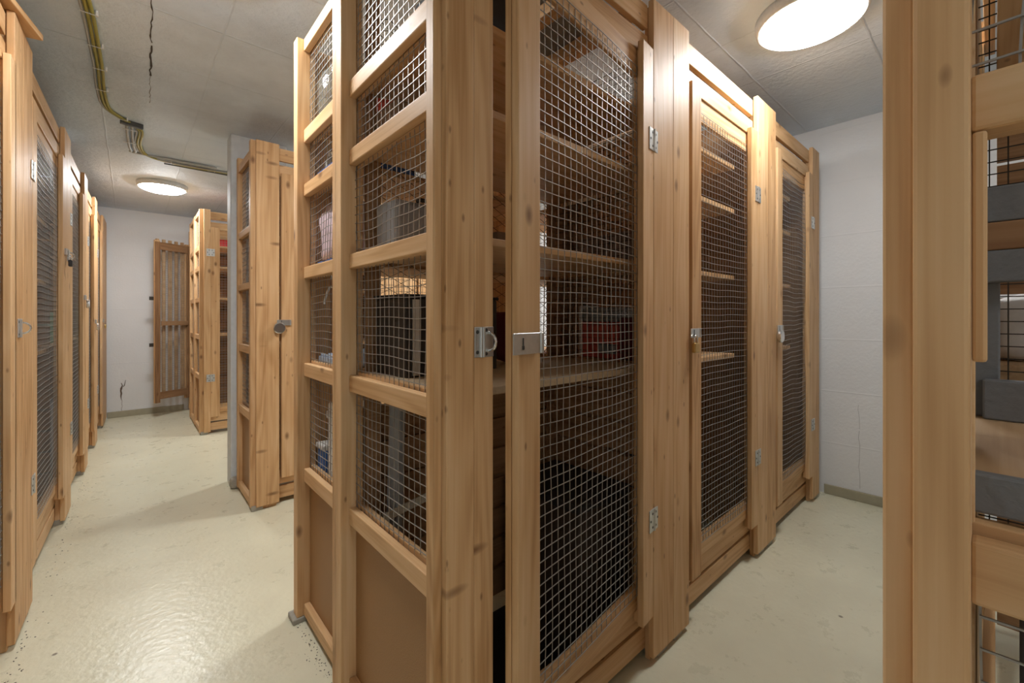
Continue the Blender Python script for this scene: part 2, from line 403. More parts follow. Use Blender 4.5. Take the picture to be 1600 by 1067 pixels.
def make_door(parent, x0, x1, hinge, ang, z0=.165, z1=2.03, amp=.0012, stile=.075, fine=True, hasp=None, y=0., back=False, hz=(.485, 1.73)):
    """mesh door that fills x0..x1 ; hinge 'l'/'r' ; ang opens outward (towards -y)"""
    hx = x0 if hinge == 'l' else x1
    a, b = x0-hx, x1-hx                      # door coordinates relative to the hinge line
    fr = MB()                                # inner frame behind the mesh
    for u0, u1 in ((a, a+stile-.012), (b-stile+.012, b)): fr.box(u0, u1, .0215, .0385, z0, 2.0095)
    for v0, v1 in ((.205, .287), (1.922, 2.0095)): fr.box(a+stile-.012, b-stile+.012, .0275, .0385, v0, v1, 1)
    d = fr.build('door', [WOOD[2], WOOD[0]], parent, bevel=.0015, loc=(hx, y, 0), rotz=(ang if hinge == 'r' else -ang))
    for u0, u1 in ((a, a+stile), (b-stile, b)): board('stile', d, u0, u1, 0, .0195, z0, z1, 2)
    P = lambda u, v, dd: Vector((u, .0245-dd, v))
    wire_grid(P, a+stile-.005, b-stile+.005, .258, 1.952, amp=amp if fine else 0, step=2).build('wire_mesh', M_WIRE, d)
    for z in hz: hinge_mesh(0, 0, z).build('hinge', [M_ZINC, M_SCREW], d, bevel=.0006, seg=1)
    if hasp:
        hp, z = hasp
        hp(z, a, b).build('hasp', [M_ZINC, M_SCREW], d, bevel=.001, seg=1)
    return d

def locker(name, label, origin, rotz, boards, door, depth, xr, group='storage lockers', shelves=SHELF_Z, planks=(None, None), back='chain', fine=True, feet=(), beams=(), shelf_y0=.055, shelf_x=None, plank_top=2.0, shelfmat=None, rails=True, pstep=.118, knotty=0):
    """boards: (x0,x1) front boards ; xr: frame x range ; planks: (x of left partition, x of right partition)"""
    t = empty(name, (origin[0], origin[1], 0), rotz, label, 'storage locker', group)
    for i, (x0, x1) in enumerate(boards):
        board('front_board', t, x0, x1, 0, .02, .022, 2.2, 2, SPIKE if i < knotty else WOOD)
    a, b = xr
    if rails:
        pass
        cx_ = (door['x0']+door['x1'])/2; sb = sorted(boards)
        ga = max(q[1] for q in sb if q[1] < cx_+.001); gb = min(q[0] for q in sb if q[0] > cx_-.001)
        board('header_rail', t, ga+.001, gb-.001, .0212, .0405, 2.0105, 2.083, 0); board('header_rail', t, ga+.001, gb-.001, .0212, .0405, 2.108, 2.185, 0)
        board('sill_rail', t, a+.002, b-.002, .041, .066, .118, .2, 0); board('sill_rail', t, a+.002, b-.002, .041, .066, .03, .104, 0)
    for (x0, x1) in boards:                                   # posts the boards are nailed to
        board('frame_post', t, x0+.012, x1-.012, .0205, .0405, .0, 2.19, 2)
    sx = shelf_x or (a+.03, b-.03)
    for z in shelves:
        board('shelf', t, sx[0], sx[1], shelf_y0+.012, depth-.0355, z-.02, z, 0, [M_CHIP if (knotty == 2 and z < 1) else WOOD[0]]*3)
    # partitions of dark planks
    for px in planks:
        if px is None: continue
        mb = MB(); z = .05
        while z < plank_top: mb.box(px-.009, px+.009, .068, depth-.03, z, z+.105); z += pstep
        mb.build('plank_partition', OLD[1], t, bevel=.0015)
    # back
    if back:
        mb = MB(); z = .06; top = .86 if back == 'chain' else 2.1
        while z < top: mb.box(a+.012, b-.012, depth-.02, depth-.002, z, z+.10+max(0, .106-pstep)*.5); z += pstep
        mb.box(a+.012, b-.012, depth-.0019, depth-.0004, .05, top)  # thin backing sheet added to stop light through the slat gaps
        mb.box(a+.012, a+.06, depth-.0345, depth-.0205, .02, 2.15); mb.box(b-.06, b-.012, depth-.0345, depth-.0205, .02, 2.15)
        bp = mb.build('back_partition', OLD[0], t, bevel=.0015)
        if back == 'chain':
            P = lambda u, v, d: Vector((u, depth-.012-d, v))
            chain_link(P, a+.02, b-.02, .88, 2.15).build('chain_link_mesh', M_DARKWIRE, bp)
    for bx_ in beams:
        board('top_beam', t, bx_, bx_+.045, .067, depth, 2.125, 2.17, 1)
    for fx in feet:
        MB().box(fx, fx+.06, .008, .07, 0, .0295).build('foot_block', M_FOOT, t, bevel=.003)
    if door:
        make_door(t, **door)
    return t

# hasp factories: z, a, b are door-relative
def hasp_free_left(z, a, b):  return hasp_mesh(a-.028, a+.045, 0, z, a-.004)
def hasp_open(z, a, b):  return hasp_mesh(a-.03, a+.062, -.004, z, a+.0, h=.045)
def hasp_free_right(z, a, b): return hasp_mesh(b+.03, b-.04, 0, z, b+.012)

YA = .745
# ---- centre block, front row (doors towards the camera side aisle)
A1 = locker('storage_locker', 'tall pine storage locker with its mesh door ajar, at the corner of the centre block', (0, YA), 0,
            [(.483, .553), (.5535, .606), (1.286, 1.416)], dict(x0=.612, x1=1.285, hinge='r', ang=math.radians(6.2), amp=.0016, hasp=(hasp_open, 1.093)),
            .575, (.53, 1.416), planks=(None, 1.40), feet=(.50, 1.33), beams=(1.0, 1.22), plank_top=.93, shelf_x=(.54, 1.385), shelfmat=None, knotty=2)
SPA = side_panel(A1, .465, 1, [(.052, .541)], start=.0205)
staple_mesh(.579, 0, 1.095).build('staple', [M_ZINC, M_SCREW, M_CHROME], A1, bevel=.0008, seg=1)
P = lambda u, v, d: Vector((1.40-d, u, v))
wire_grid(P, .07, .55, .96, 2.1).build('partition_mesh', M_DARKWIRE, A1)

A2 = locker('storage_locker', 'closed pine mesh locker between the ajar one and the one by the wall, brass padlock', (0, YA), 0,
            [(1.4165, 1.534), (2.221, 2.354)], dict(x0=1.558, x1=2.2205, hinge='r', ang=0, amp=.0016, hasp=(hasp_free_left, 1.09)),
            .575, (1.4165, 2.354), planks=(None, 2.34), feet=(1.44, 2.27), beams=(1.75, 2.1), plank_top=2.1, back='planks', shelf_x=(1.43, 2.12), pstep=.1005)
A3 = locker('storage_locker', 'last pine mesh locker of the centre block, against the white block wall', (0, YA), 0,
            [(2.3545, 2.475), (3.148, 3.293)], dict(x0=2.505, x1=3.1475, hinge='r', ang=0, amp=.004, hasp=(hasp_free_left, 1.09)),
            .575, (2.3545, 3.293), planks=(None, 3.28), feet=(2.385, 3.23), beams=(2.7,), plank_top=2.1, back='planks', shelf_x=(2.37, 2.95), pstep=.1005)

# ---- centre block, rear row (doors towards the far aisle); local x = -X, local y = -Y
YR = 1.80
R1 = locker('storage_locker', 'rear corner locker of the centre block, glass bottles behind its upper mesh', (0, YR), PI,
            [(-.606, -.483), (-1.42, -1.30)], dict(x0=-1.295, x1=-.611, hinge='r', ang=0, fine=False),
            .455, (-1.42, -.53), planks=(-1.405, None), feet=(-.555,), back=None, shelf_x=(-1.39, -.54), plank_top=.9)
side_panel(R1, -.465, -1, [(.065, .44)], start=.0205, endstile=.036)
MB().box(-.52, -.45, .0, .07, 0, .02).build('foot_block', M_FOOT, R1, bevel=.004)
R2 = locker('storage_locker', 'rear mesh locker of the centre block, next to the one holding glass bottles', (0, YR), PI,
            [(-1.54, -1.4205), (-2.35, -2.23)], dict(x0=-2.225, x1=-1.545, hinge='r', ang=0, fine=False),
            .455, (-2.35, -1.4205), planks=(-2.34, None), back=None, plank_top=.9)
# ---- second block
YB = 2.895
B1 = locker('storage_locker', 'pine corner locker beside the pale concrete column, round chrome padlock on it', (0, YB), 0,
            [(.553, .677), (1.36, 1.485)], dict(x0=.69, x1=1.355, hinge='r', ang=0, fine=False, stile=.088, hasp=(hasp_free_left, 1.115)),
            .52, (.59, 1.485), planks=(1.47,), back='planks', feet=(.53,), plank_top=2.0, knotty=1)
side_panel(B1, .527, 1, [(.06, .42)], fine=False, rails=[(.022, .066), (.527, .577), (.926, .975), (1.32, 1.36), (1.66, 1.70), (2.1, 2.15)], start=.0205, endstile=.045, dd=-.02)
B2 = locker('storage_locker', 'pine mesh locker next to the one beside the concrete column, behind the centre block', (0, YB), 0,
            [(1.4855, 1.61), (2.3, 2.42)], dict(x0=1.63, x1=2.295, hinge='r', ang=0, fine=False), .52, (1.4855, 2.42), planks=(2.405,), back='planks', plank_top=2.0)
# ---- third block
YC = 5.1
C1 = locker('storage_locker', 'pine corner locker of the farthest block, red box behind its mesh door', (0, YC), 0,
            [(.53, .584), (1.28, 1.40)], dict(x0=.5845, x1=1.275, hinge='l', ang=0, fine=False, hz=(.55, 1.78)),
            .5, (.565, 1.40), planks=(1.385,), back='planks', feet=(.505,), plank_top=2.0)
side_panel(C1, .497, 1, [(.07, .45), (.56, .92)], fine=False, start=.0205, dd=-.02)
W1 = locker('storage_locker', 'narrow locker in the far corner with its slatted mesh door swung open', (.535, 6.64), -PI/2,
            [(0, .06), (.47, .52)], dict(x0=.062, x1=.465, hinge='l', ang=math.radians(58), fine=False, stile=.06, hz=(.55, 1.78)),
            .5, (0, .52), planks=(), back='planks', plank_top=2.0, shelves=SHELF_Z)
wd = [c for c in W1.children if c.name.startswith('door')][0]
wd.data.materials[0] = OLD[2]; wd.data.materials[1] = OLD[0]
board('middle_rail', wd, .05, .35, .0378, .052, 1.05, 1.10, 0, OLD)
for k in range(5): board('batten', wd, .06+.07*k, .09+.07*k, -.024, -.0005, .2, 2.05, 2, [M_SHELF]*3)
for z in (.83, 1.36): MB().box(.39, .445, -.005, .0, z-.02, z+.02).build('hasp', M_SCREW, wd)

# ---- left row, local x = +Y, local y = -X
TH = math.atan(.0216)
LO = (-.298 - .0216*2.24, 0.)     # on the line X = LO + .0216*Y
def lrow(label, y0, y1, lb, rb, **k):
    """y0,y1: unit limits ; lb, rb: widths of its left and right boards"""
    c = math.cos(TH)
    f = lambda y: y/c
    d = dict(x0=f(y0+lb)+.004, x1=f(y1-rb)-.02, hinge='l', ang=0, fine=k.pop('fine', True), amp=.0016)
    d.update(k.pop('door', {}))
    return locker('storage_locker', label, LO, PI/2-TH, [(f(y0), f(y0+lb)), (f(y1-rb), f(y1))], d, .56, (f(y0), f(y1)), planks=(f(y1)-.012,), back='planks', feet=(f(y0)+.02, f(y1)-.09), plank_top=2.0, **k)
L0 = lrow('nearest pine mesh locker of the left row, cut off by the picture edge, empty staple', 1.40, 2.372, .12, .132, door=dict(hinge='l', x1=2.262))
L1 = lrow('pine mesh locker of the left row with a grey bucket inside', 2.3725, 3.52, .165, .10, door=dict(stile=.09, x1=3.44, hasp=(hasp_free_right, 1.51)))
L2 = lrow('pine mesh locker of the left row just beyond the one holding a bucket', 3.5205, 4.50, .14, .1, fine=False, door=dict(hasp=(hasp_free_right, 1.29)))
L3 = lrow('pine mesh locker of the left row, third past the empty staple post', 4.5005, 5.33, .12, .1, fine=False, door=dict(hasp=(hasp_free_right, 1.11)))
L4 = lrow('last pine mesh locker of the left row, against the far white wall', 5.3305, 6.22, .12, .1, fine=False, door=dict(hasp=(hasp_free_right, 1.11)))
MBs = MB().box(6.225, 6.62, 0, .02, .02, 2.2); MBs.build('front_board', WOOD[2], L4, bevel=.002)
def lpt(y, out, z):      # a point in front of the left row
    return Vector((LO[0]+.0216*y+out, y, z))
for un, y, z in ((L0, 2.30, 1.11), (L1, 3.52, 1.50)):
    staple_mesh(y/math.cos(TH), 0, z).build('staple', [M_ZINC, M_SCREW, M_CHROME], un, bevel=.0008, seg=1)

# ---- near block on the other side of the aisle (mirror of the centre block); local x=-X, local y=-Y
YD = .064
D1 = locker('storage_locker', 'out of focus near pine locker cut off by the right picture edge, shade-grey slats inside', (0, YD), PI,
            [(-.606, -.483), (-1.42, -1.30)], dict(x0=-1.295, x1=-.611, hinge='l', ang=0, fine=False),
            .575, (-1.42, -.53), planks=(), feet=(-.56,), back=None, shelves=[1.655, 1.862], shelf_x=(-1.39, -.56))
spd = side_panel(D1, -.465, -1, [(.052, .541)], start=.0205, nomesh=(2,))
board('batten', spd, -.4965, -.489, .0523, .0605, 1.115, 1.2935, 2)
MB().box(-1.33, -.536, .045, .53, 1.0, 1.02).build('shelf', M_SHELF, D1, bevel=.002)
board('shaded_shelf_edge', D1, -.5355, -.523, .05, .53, .988, 1.021, 1, [M_SHADEGREY]*3)  # front edge of the shelf, its shade put into the grey
board('shaded_shelf_edge', D1, -.5355, -.523, .05, .53, .955, .978, 1, [M_SHADEGREY]*3)
P = lambda u, v, d: Vector((-1.40-d, u, v))
wire_grid(P, .03, .54, .58, 2.1, r=.0016).build('partition_mesh', M_DARKWIRE, D1)
P = lambda u, v, d: Vector((-1.95-d, u, v))
D2 = empty('storage_locker', (0, YD, 0), PI, 'dim pine locker behind the near slatted one, white plastic bag on its shelf', 'storage locker', 'storage lockers')
board('front_board', D2, -1.54, -1.4205, 0, .02, .022, 2.2, 2); board('front_board', D2, -2.35, -2.23, 0, .02, .022, 2.2, 2)
board('frame_post', D2, -1.53, -1.43, .0205, .0405, 0, 2.19, 2); board('frame_post', D2, -2.34, -2.24, .0205, .0405, 0, 2.19, 2)
board('header_rail', D2, -2.349, -1.4215, .041, .066, 2.105, 2.18, 0); board('sill_rail', D2, -2.349, -1.4215, .041, .066, .118, .2, 0)
board('shelf', D2, -2.3, -1.44, .07, .53, 1.0, 1.045, 0, [M_SHELF]*3)
mb = MB(); z = .05
while z < 2.1: mb.box(-2.335, -2.317, .07, .54, z, z+.105); z += .118
mb.build('plank_partition', OLD[1], D2)
make_door(D2, -2.225, -1.545, 'l', 0, fine=False)
rk_ = empty('slatted_rack', (.82, -.17, 1.0205), 0, 'slatted rack in painted-shade grey standing on the shelf of the near right locker', 'rack')  # slat grey carries the shade on edges deeper in the locker
for z0, z1, mt in ((0, .05, M_SHADEGREY), (.173, .213, M_SHADEGREY), (.2135, .2485, OLD[1]), (.249, .293, M_SHADEGREY)): MB().box(-.01, .01, -.2, .18, z0, z1).build('slat', mt, rk_, bevel=.002)
for y in (-.199, .165): MB().box(.0105, .03, y, y+.03, 0, .293).build('upright', M_SHADEGREY, rk_, bevel=.002)

# padlocks
padlock('brass padlock on the middle locker of the centre block', (1.552, YA-.016, 1.08), 0, 'brass')
padlock('chrome padlock on the locker against the white block wall', (2.497, YA-.016, 1.08), 0, 'chrome')
padlock('round chrome padlock on the corner locker beside the concrete column', (.672, YB-.02, 1.112), 0, 'chrome')
for y, z, kind, lab in ((3.455, 1.495, 'black', 'black padlock hanging high on the left row'), (4.395, 1.275, 'chrome', 'chrome padlock on the left row, next lock beyond the black one'),
                        (5.225, 1.095, 'chrome', 'small chrome padlock on the left row between a higher one and a brass one'), (6.115, 1.095, 'brass', 'small brass padlock on the left row close to the far wall')):
    padlock(lab, lpt(y, .018, z), PI/2, kind)

# ------------------------------------------------------------------ things kept in the lockers
def boxy(name, label, cat, c, s, mat, rotz=0., bevel=.006, group=None, extra=None):
    o = MB().box(-s[0]/2, s[0]/2, -s[1]/2, s[1]/2, 0, s[2]).build(name, mat, bevel=bevel, loc=c, rotz=rotz)
    tag(o, label, cat, group)
    if extra: extra(o, s)
    return o
def lidded(mat, h=.03):
    def f(o, s): MB().box(-s[0]/2-.005, s[0]/2+.005, -s[1]/2-.005, s[1]/2+.005, s[2], s[2]+h).build('lid', mat, o, bevel=.004)
    return f
def lumpy(name, label, cat, c, s, mat, seed, group=None, sub=2, rotz=0.):
    bm = bmesh.new(); bmesh.ops.create_icosphere(bm, subdivisions=3, radius=1)
    rr = random.Random(seed); ph = [rr.uniform(0, 6) for _ in range(4)]
    for v in bm.verts:
        x, y, z = v.co
        k = 1 + .10*math.sin(5*x+ph[0])*math.sin(4*y+ph[1]) + .07*math.sin(7*z+ph[2]+3*x) + .04*math.sin(13*y+ph[3])
        q = [math.copysign(abs(a)**.6, a)*k for a in (x, y, z)]
        v.co = (q[0]*s[0]/2, q[1]*s[1]/2, max(q[2]*s[2]/2, -s[2]/2*.92) + s[2]/2*.92)
    me = bpy.data.meshes.new(name); bm.to_mesh(me); bm.free(); me.materials.append(mat)
    me.polygons.foreach_set('use_smooth', [True]*len(me.polygons))
    o = bpy.data.objects.new(name, me); COL.objects.link(o); o.location = c; o.rotation_euler = (0, 0, rotz)
    return tag(o, label, cat, group)

# rear corner locker R1 (X .55..1.39, Y 1.36..1.73)
def bottle(label, c, r, h, capm):
    o = MB().lathe([(r*.9, 0), (r, .02), (r, h*.58), (r*.8, h*.72), (r*.32, h*.84), (r*.27, h*.97)], 28, close_top=False).build('glass_bottle', M_GLASS, smooth=True, loc=c)
    MB().lathe([(r*.34, h*.93), (r*.36, h*.95), (r*.36, h*1.0), (r*.3, h*1.01)], 20).build('stopper', capm, o, smooth=True)
    return tag(o, label, 'bottle', 'glass bottles on the top shelf')
bottle('big clear glass bottle on the top shelf behind the upper mesh', (.588, 1.665, 1.8625), .066, .28, M_ZINC)
bottle('smaller clear glass bottle behind the big one on the top shelf', (.60, 1.51, 1.8625), .06, .25, M_WHITE)
bc = empty('crate', (.635, 1.55, 1.6555), 0, 'low blue plastic crate holding glass jars on the second shelf', 'crate')
mb = MB(); mb.box(-.10, .13, -.16, .175, 0, .006)
for a in ((-.10, -.094, -.16, .175), (.124, .13, -.16, .175), (-.10, .13, -.16, -.154), (-.10, .13, .169, .175)): mb.box(*a, .006, .045)
mb.build('tray', M_BLUE, bc)
for k in range(4):
    o = MB().lathe([(.036, 0), (.04, .01), (.04, .075), (.03, .09)], 20).build('glass_jar', M_GLASS, smooth=True, loc=(.585+.1*(k % 2), 1.53+.13*(k//2), 1.662))
    MB().lathe([(.033, .0905), (.034, .105), (.03, .107)], 16).build('lid', M_ZINC, o, smooth=True)
    tag(o, ['front jar of the blue crate, towards the camera', 'jar of the blue crate half hidden behind the front jar', 'jar at the far end of the blue crate, by the mesh', 'rearmost jar in the blue crate'][k], 'jar', 'glass jars in the blue crate')
pc = lumpy('cushion', 'puffy pale pink cushion lying on a blue tray on the third shelf', 'cushion', (.605, 1.59, 1.3605), (.16, .26, .21), M_PINK, 3)
o = MB().box(-.07, .10, -.14, .14, 0, .018).build('tray', M_BLUE, bevel=.004, loc=(.605, 1.59, 1.342)); tag(o, 'flat blue tray under the pale pink cushion', 'tray')
bl = MB()
bl.box(-.12, .12, -.14, .14, 0, .022)
for k in range(9): bl.box(-.115+.027*k, -.10+.027*k, -.138, .138, .022, .03)
o = bl.build('seat_pad', flat('pale_blue_pad', (.42, .52, .66), .6), bevel=.003, loc=(.66, 1.585, .979)); tag(o, 'pale blue ribbed pad lying on the lowest shelf of the bottle locker', 'pad')
hg = MB(); hg.tube([(.0, -.10+.02*i, .06*math.sin(PI*(i/10)**1.4)-.0) for i in range(11)], .004, 8); hg.tube([(0, 0, .05), (0, .005, .09), (0, .02, .1), (0, .025, .085)], .002, 6)
o = hg.build('clothes_hanger', M_WHITE, smooth=True, loc=(.545, 1.58, 1.20)); tag(o, 'white clothes hanger hanging behind the side mesh', 'hanger')
rd = empty('radiator', (.587, 1.565, .0), 0, 'white ribbed radiator standing low behind the side mesh', 'radiator')
for k in range(4): MB().box(-.05+.03*k, -.025+.03*k, -.05, .05, .03, .84).build('rib', M_WHITE, rd, bevel=.008)
MB().box(-.055, .07, -.055, .055, .78, .81).build('top_bar', M_WHITE, rd, bevel=.006)
MB().box(-.055, .07, -.055, .055, 0, .03).build('foot', M_GREYPL, rd, bevel=.006)
boxy('packet', 'blue and white packet beside the ribbed white radiator', 'packet', (.578, 1.69, .561), (.085, .07, .09), M_BLUE, extra=lidded(M_WHITE, .02))
o = MB().box(-.055, .055, -.05, .05, 0, .012).build('loose_board', M_SHELF, loc=(.60, 1.685, .5485)); tag(o, 'small loose board under the blue and white packet', 'board')
boxy('cardboard_box', 'plain brown box at the bottom of the bottle locker', 'box', (.60, 1.685, .0), (.11, .1, .548), M_BROWN, extra=None)

# ajar locker A1 (X .54..1.385, Y .81..1.29)
boxy('plastic_crate', 'grey plastic crate on the top beams of the ajar locker', 'crate', (1.12, 1.08, 2.1705), (.30, .30, .13), M_GREYPL, .05, extra=lidded(M_GREYCARD, .02))
lumpy('bag', 'dark bag pushed into the corner of the top shelf', 'bag', (.70, 1.0, 1.8625), (.22, .3, .2), M_DARKFAB, 5)
boxy('cardboard_box', 'low brown box under the red, white and teal roll', 'box', (.66, 1.19, 1.655), (.2, .14, .115), M_BROWN)
g = empty('wrapping_roll', (.515, 1.19, 1.7705), 0, 'red, white and teal roll lying on the second shelf behind the mesh', 'roll')
for k, (m, a, b) in enumerate(((M_RED, -.0, .06), (M_WHITE, .0605, .12), (M_TEAL, .1205, .24))):
    MB().tube([(.04+a*.9, .05-a*.35, .02), (.04+b*.9, .05-b*.35, .02)], .02, 14).build('paper_band', m, g)
gs = boxy('suitcase', 'flat grey suitcase on the third shelf of the ajar locker', 'suitcase', (.68, 1.20, 1.342), (.24, .12, .15), M_GREYCARD, .06, .015)
MB().tube([(-.05, -.062, .15), (-.05, -.08, .15), (.05, -.08, .15), (.05, -.062, .15)], .006, 8).build('handle', M_BLACK, gs)
boxy('cardboard_box', 'small brown box beside the flat grey suitcase', 'box', (1.0, 1.18, 1.342), (.13, .13, .10), M_BROWN, -.1)
ch = empty('chest', (.735, 1.18, .979), .04, 'dark upright chest with pale edge strips on the lowest shelf', 'chest')
MB().box(-.17, .17, -.09, .09, 0, .225).build('body', flat('dark_chest', (.03, .024, .02), .5), ch, bevel=.004)
for k in (-.15, -.02, .07): MB().box(k, k+.022, -.094, -.0905, .005, .22).build('strip', [M_ZINC, OLD[2], M_ZINC][(k > -.1)+(k > .0)], ch)
MB().box(-.175, .175, -.095, .095, .2255, .235).build('lid', M_BLACK, ch, bevel=.003)
lumpy('cloth_bundle', 'bluish grey cloth bundle on the lowest shelf behind the dark chest', 'bundle', (.62, 1.40, .979), (.10, .12, .07), flat('blue_grey_cloth', (.22, .27, .34), .9, bump=.4, bscale=50), 9)
lumpy('bag', 'dark red bag standing on the lowest shelf in the door gap', 'bag', (1.06, 1.18, .979), (.13, .16, .21), M_DKRED, 11)
o = MB().box(-.012, .012, -.03, .03, 0, .9).build('ski', M_GREYCARD, bevel=.004, loc=(.60, 1.24, .05)); o.rotation_euler = (.0, .03, .1); tag(o, 'pale narrow ski standing upright in the bottom of the ajar locker', 'ski')
o = MB().box(0, .24, -.003, .003, -.013, .013).build('metal_strip', M_ZINC, bevel=.001, loc=(.56, 1.21, .55)); o.rotation_euler = (0, -.15, 0); tag(o, 'bare metal strip leaning in the bottom of the ajar locker', 'strip')
o = MB().box(-.40, .42, -.2, .23, 0, .008).build('floor_mat', M_BLACK, bevel=.002, loc=(.95, 1.06, 0)); tag(o, 'added dark mat standing in for shade on the floor of the ajar locker', 'mat')  # added to darken the pale floor where shade should fall
boxy('storage_box', 'dark box added as shade at the hinge side on the floor of the ajar locker', 'box', (1.22, 1.07, .0085), (.28, .36, .5), flat('dark_brown_board', (.04, .027, .02), .6), extra=lidded(M_BLACK))  # added so the bottom of the locker goes dark
# the middle locker, seen through the ajar one
rc = boxy('carton', 'red carton with a white edge on the lowest shelf of the middle locker', 'carton', (1.53, 1.10, .979), (.13, .19, .15), M_RED)
MB().box(-.0655, .065, .0955, .105, 0, .22).build('white_panel', M_WHITE, rc); MB().box(-.068, -.0655, -.09, .0, .02, .06).build('pale_label', M_GREYCARD, rc)
boxy('carton', 'dark red carton in front of the white edged one', 'carton', (1.53, .91, .979), (.13, .17, .17), M_DKRED)
boxy('carton', 'flat grey carton lying on the red white edged carton', 'carton', (1.53, 1.10, 1.1295), (.12, .18, .06), M_GREYCARD)
boxy('cardboard_box', 'wide brown carton on the third shelf of the middle locker', 'box', (1.54, 1.06, 1.342), (.14, .36, .15), flat('pinkish_card', (.30, .21, .16), .7))
lumpy('bag', 'crumpled clear plastic bag on the third shelf of the middle locker', 'bag', (1.53, .85, 1.342), (.12, .05, .05), M_WHITE, 21)
# lockers A2, A3
boxy('storage_box', 'dark box on the floor of the brass padlocked locker', 'box', (1.8, 1.08, 0), (.5, .3, .42), flat('dark_board', (.05, .035, .025), .6), extra=lidded(M_BLACK))
lumpy('folded_tarpaulin', 'grey crumpled tarpaulin behind the mesh of the locker by the wall', 'tarpaulin', (2.86, 1.02, .995), (.32, .3, .3), M_GREYPL, 31)
lumpy('fabric_bag', 'slate grey soft bag on the floor of the locker by the wall', 'bag', (2.78, 1.02, 0), (.46, .36, .78), flat('slate_fabric', (.12, .125, .13), .9, bump=.4, bscale=40), 33)
lumpy('jacket', 'dark grey jacket bundled on the third shelf of the locker by the wall', 'jacket', (2.8, 1.02, 1.342), (.34, .3, .26), M_DARKFAB, 37)
# left row
o = MB().lathe([(.085, 0), (.105, .012), (.125, .25), (.132, .256), (.132, .275), (.122, .276), (.116, .25), (.098, .02)], 32, close_top=True).build('bucket', M_BUCKET, smooth=False, loc=lpt(2.92, -.26, .0))
tag(o, 'grey bucket on the floor behind the left row mesh', 'bucket')
MB().tube([(.131*math.cos(PI*i/10), .131*math.sin(PI*i/10)*.6, .262+.03*math.sin(PI*i/10)) for i in range(11)], .003, 6).build('handle', M_ZINC, o)
MB().lathe([(.109, .022), (.1125, .06)], 32, close_top=False, close_bot=False).build('red_band', M_RED, o)
q = lpt(2.92, -.27, .979); boxy('storage_box', 'pale grey box on the lowest shelf above the bucket', 'box', q, (.28, .34, .09), M_BUCKET, 0, extra=lidded(M_WHITE, .012))
q = lpt(2.92, -.27, 1.342); boxy('storage_box', 'dark grey box on the third shelf above the bucket', 'box', q, (.3, .4, .19), M_GREYPL)
q = lpt(2.90, -.27, 1.655); lumpy('bag', 'dark bag on the second shelf high above the bucket', 'bag', q, (.3, .4, .15), M_DARKFAB, 41)
q = lpt(4.02, -.25, .979); boxy('storage_box', 'green box in the left row locker past the bucket', 'box', q, (.26, .34, .2), flat('green_plastic', (.05, .22, .14), .5))
q = lpt(4.0, -.27, .0); boxy('storage_box', 'tall dark box on the floor of the locker past the bucket', 'box', q, (.34, .44, .6), M_GREYPL)
# far block
boxy('box', 'red box on the top shelf of the farthest block', 'box', (.74, 5.32, 1.862), (.24, .2, .2), flat('bright_red', (.6, .05, .06), .5))
# near right block
lumpy('plastic_bag', 'crumpled white plastic bag on the shelf beyond the near grid', 'bag', (1.70, -.12, 1.0455), (.34, .3, .17), M_WHITE, 51)
boxy('crate', 'dark crate on the floor of the near right locker', 'crate', (.95, -.23, .0), (.5, .4, .68), M_DARKFAB)

# loose plank on top of the left row
o = MB().box(-.1, 0, -.85, 0, 0, .022).build('loose_plank', WOOD[1], bevel=.002, loc=lpt(2.41, .045, 2.2005), rotz=-.20); tag(o, 'loose pine plank lying on top of the nearest left locker', 'plank')

# ------------------------------------------------------------------ ceiling lamps
def lamp(label, x, y, r=.20, k=.85):
    o = empty('ceiling_lamp', (x, y, H_CEIL), 0, label, 'ceiling lamp', 'round ceiling lamps')
    MB().lathe([(r*1.0, 0), (r*1.0, -.022), (r*.985, -.038), (r*.95, -.043), (r*.91, -.043), (r*.90, -.038)], 64).build('base_ring', M_LAMPBASE, o, smooth=True)
    MB().lathe([(r*.9, -.039), (r*.88, -.046), (r*.84, -.053), (r*.75, -.061), (r*.5, -.070), (r*.2, -.075), (.002, -.076)], 64).build('diffuser', M_LAMP[k], o, smooth=True)
    return o
lamp('lit round ceiling lamp above the aisle by the white block wall', 2.07, .50, .195, .55)
lamp('lit round ceiling lamp far down the left aisle', .222, 5.17, .188, .85)
lamp('lit round ceiling lamp above the near part of the left aisle', .16, 1.72, .20, .62)
lamp('unseen round fill lamp added over the near end of the left aisle', .1, -1.6, .20, .5)  # out of view, added to fill the front boards with light
lamp('lit round ceiling lamp behind the centre block', 2.07, 2.35)
lamp('lit round ceiling lamp in front of the farthest block', 2.07, 4.2)

# ------------------------------------------------------------------ cables on the ceiling
def smooth_path(pts, n=8):
    out = []; P_ = [Vector(p) for p in pts]
    for i in range(len(P_)-1):
        p0, p1, p2, p3 = P_[max(i-1, 0)], P_[i], P_[i+1], P_[min(i+2, len(P_)-1)]
        for k in range(n):
            t = k/n
            out.append(.5*((2*p1)+(p2-p0)*t+(2*p0-5*p1+4*p2-p3)*t*t+(3*p1-p0-3*p2+p3)*t**3))
    return out+[P_[-1]]
zc = H_CEIL-.011
main = [(-.17, 1.6), (-.15, 2.1), (-.132, 2.42), (-.125, 2.7), (-.121, 2.935), (-.123, 3.2), (-.108, 3.46), (-.045, 3.59), (.015, 3.67), (.043, 3.78), (.037, 4.05), (.08, 4.27), (.211, 4.36), (.418, 4.375), (.62, 4.36), (1.2, 4.36)]
def offs(o_): return smooth_path([(x+o_, y+o_*.6, zc) for x, y in main])
o = MB().tube(offs(0), .007, 8).build('cable', M_OLIVE, smooth=True); tag(o, 'olive yellow cable running along the ceiling of the left aisle', 'cable', None)
cl = o
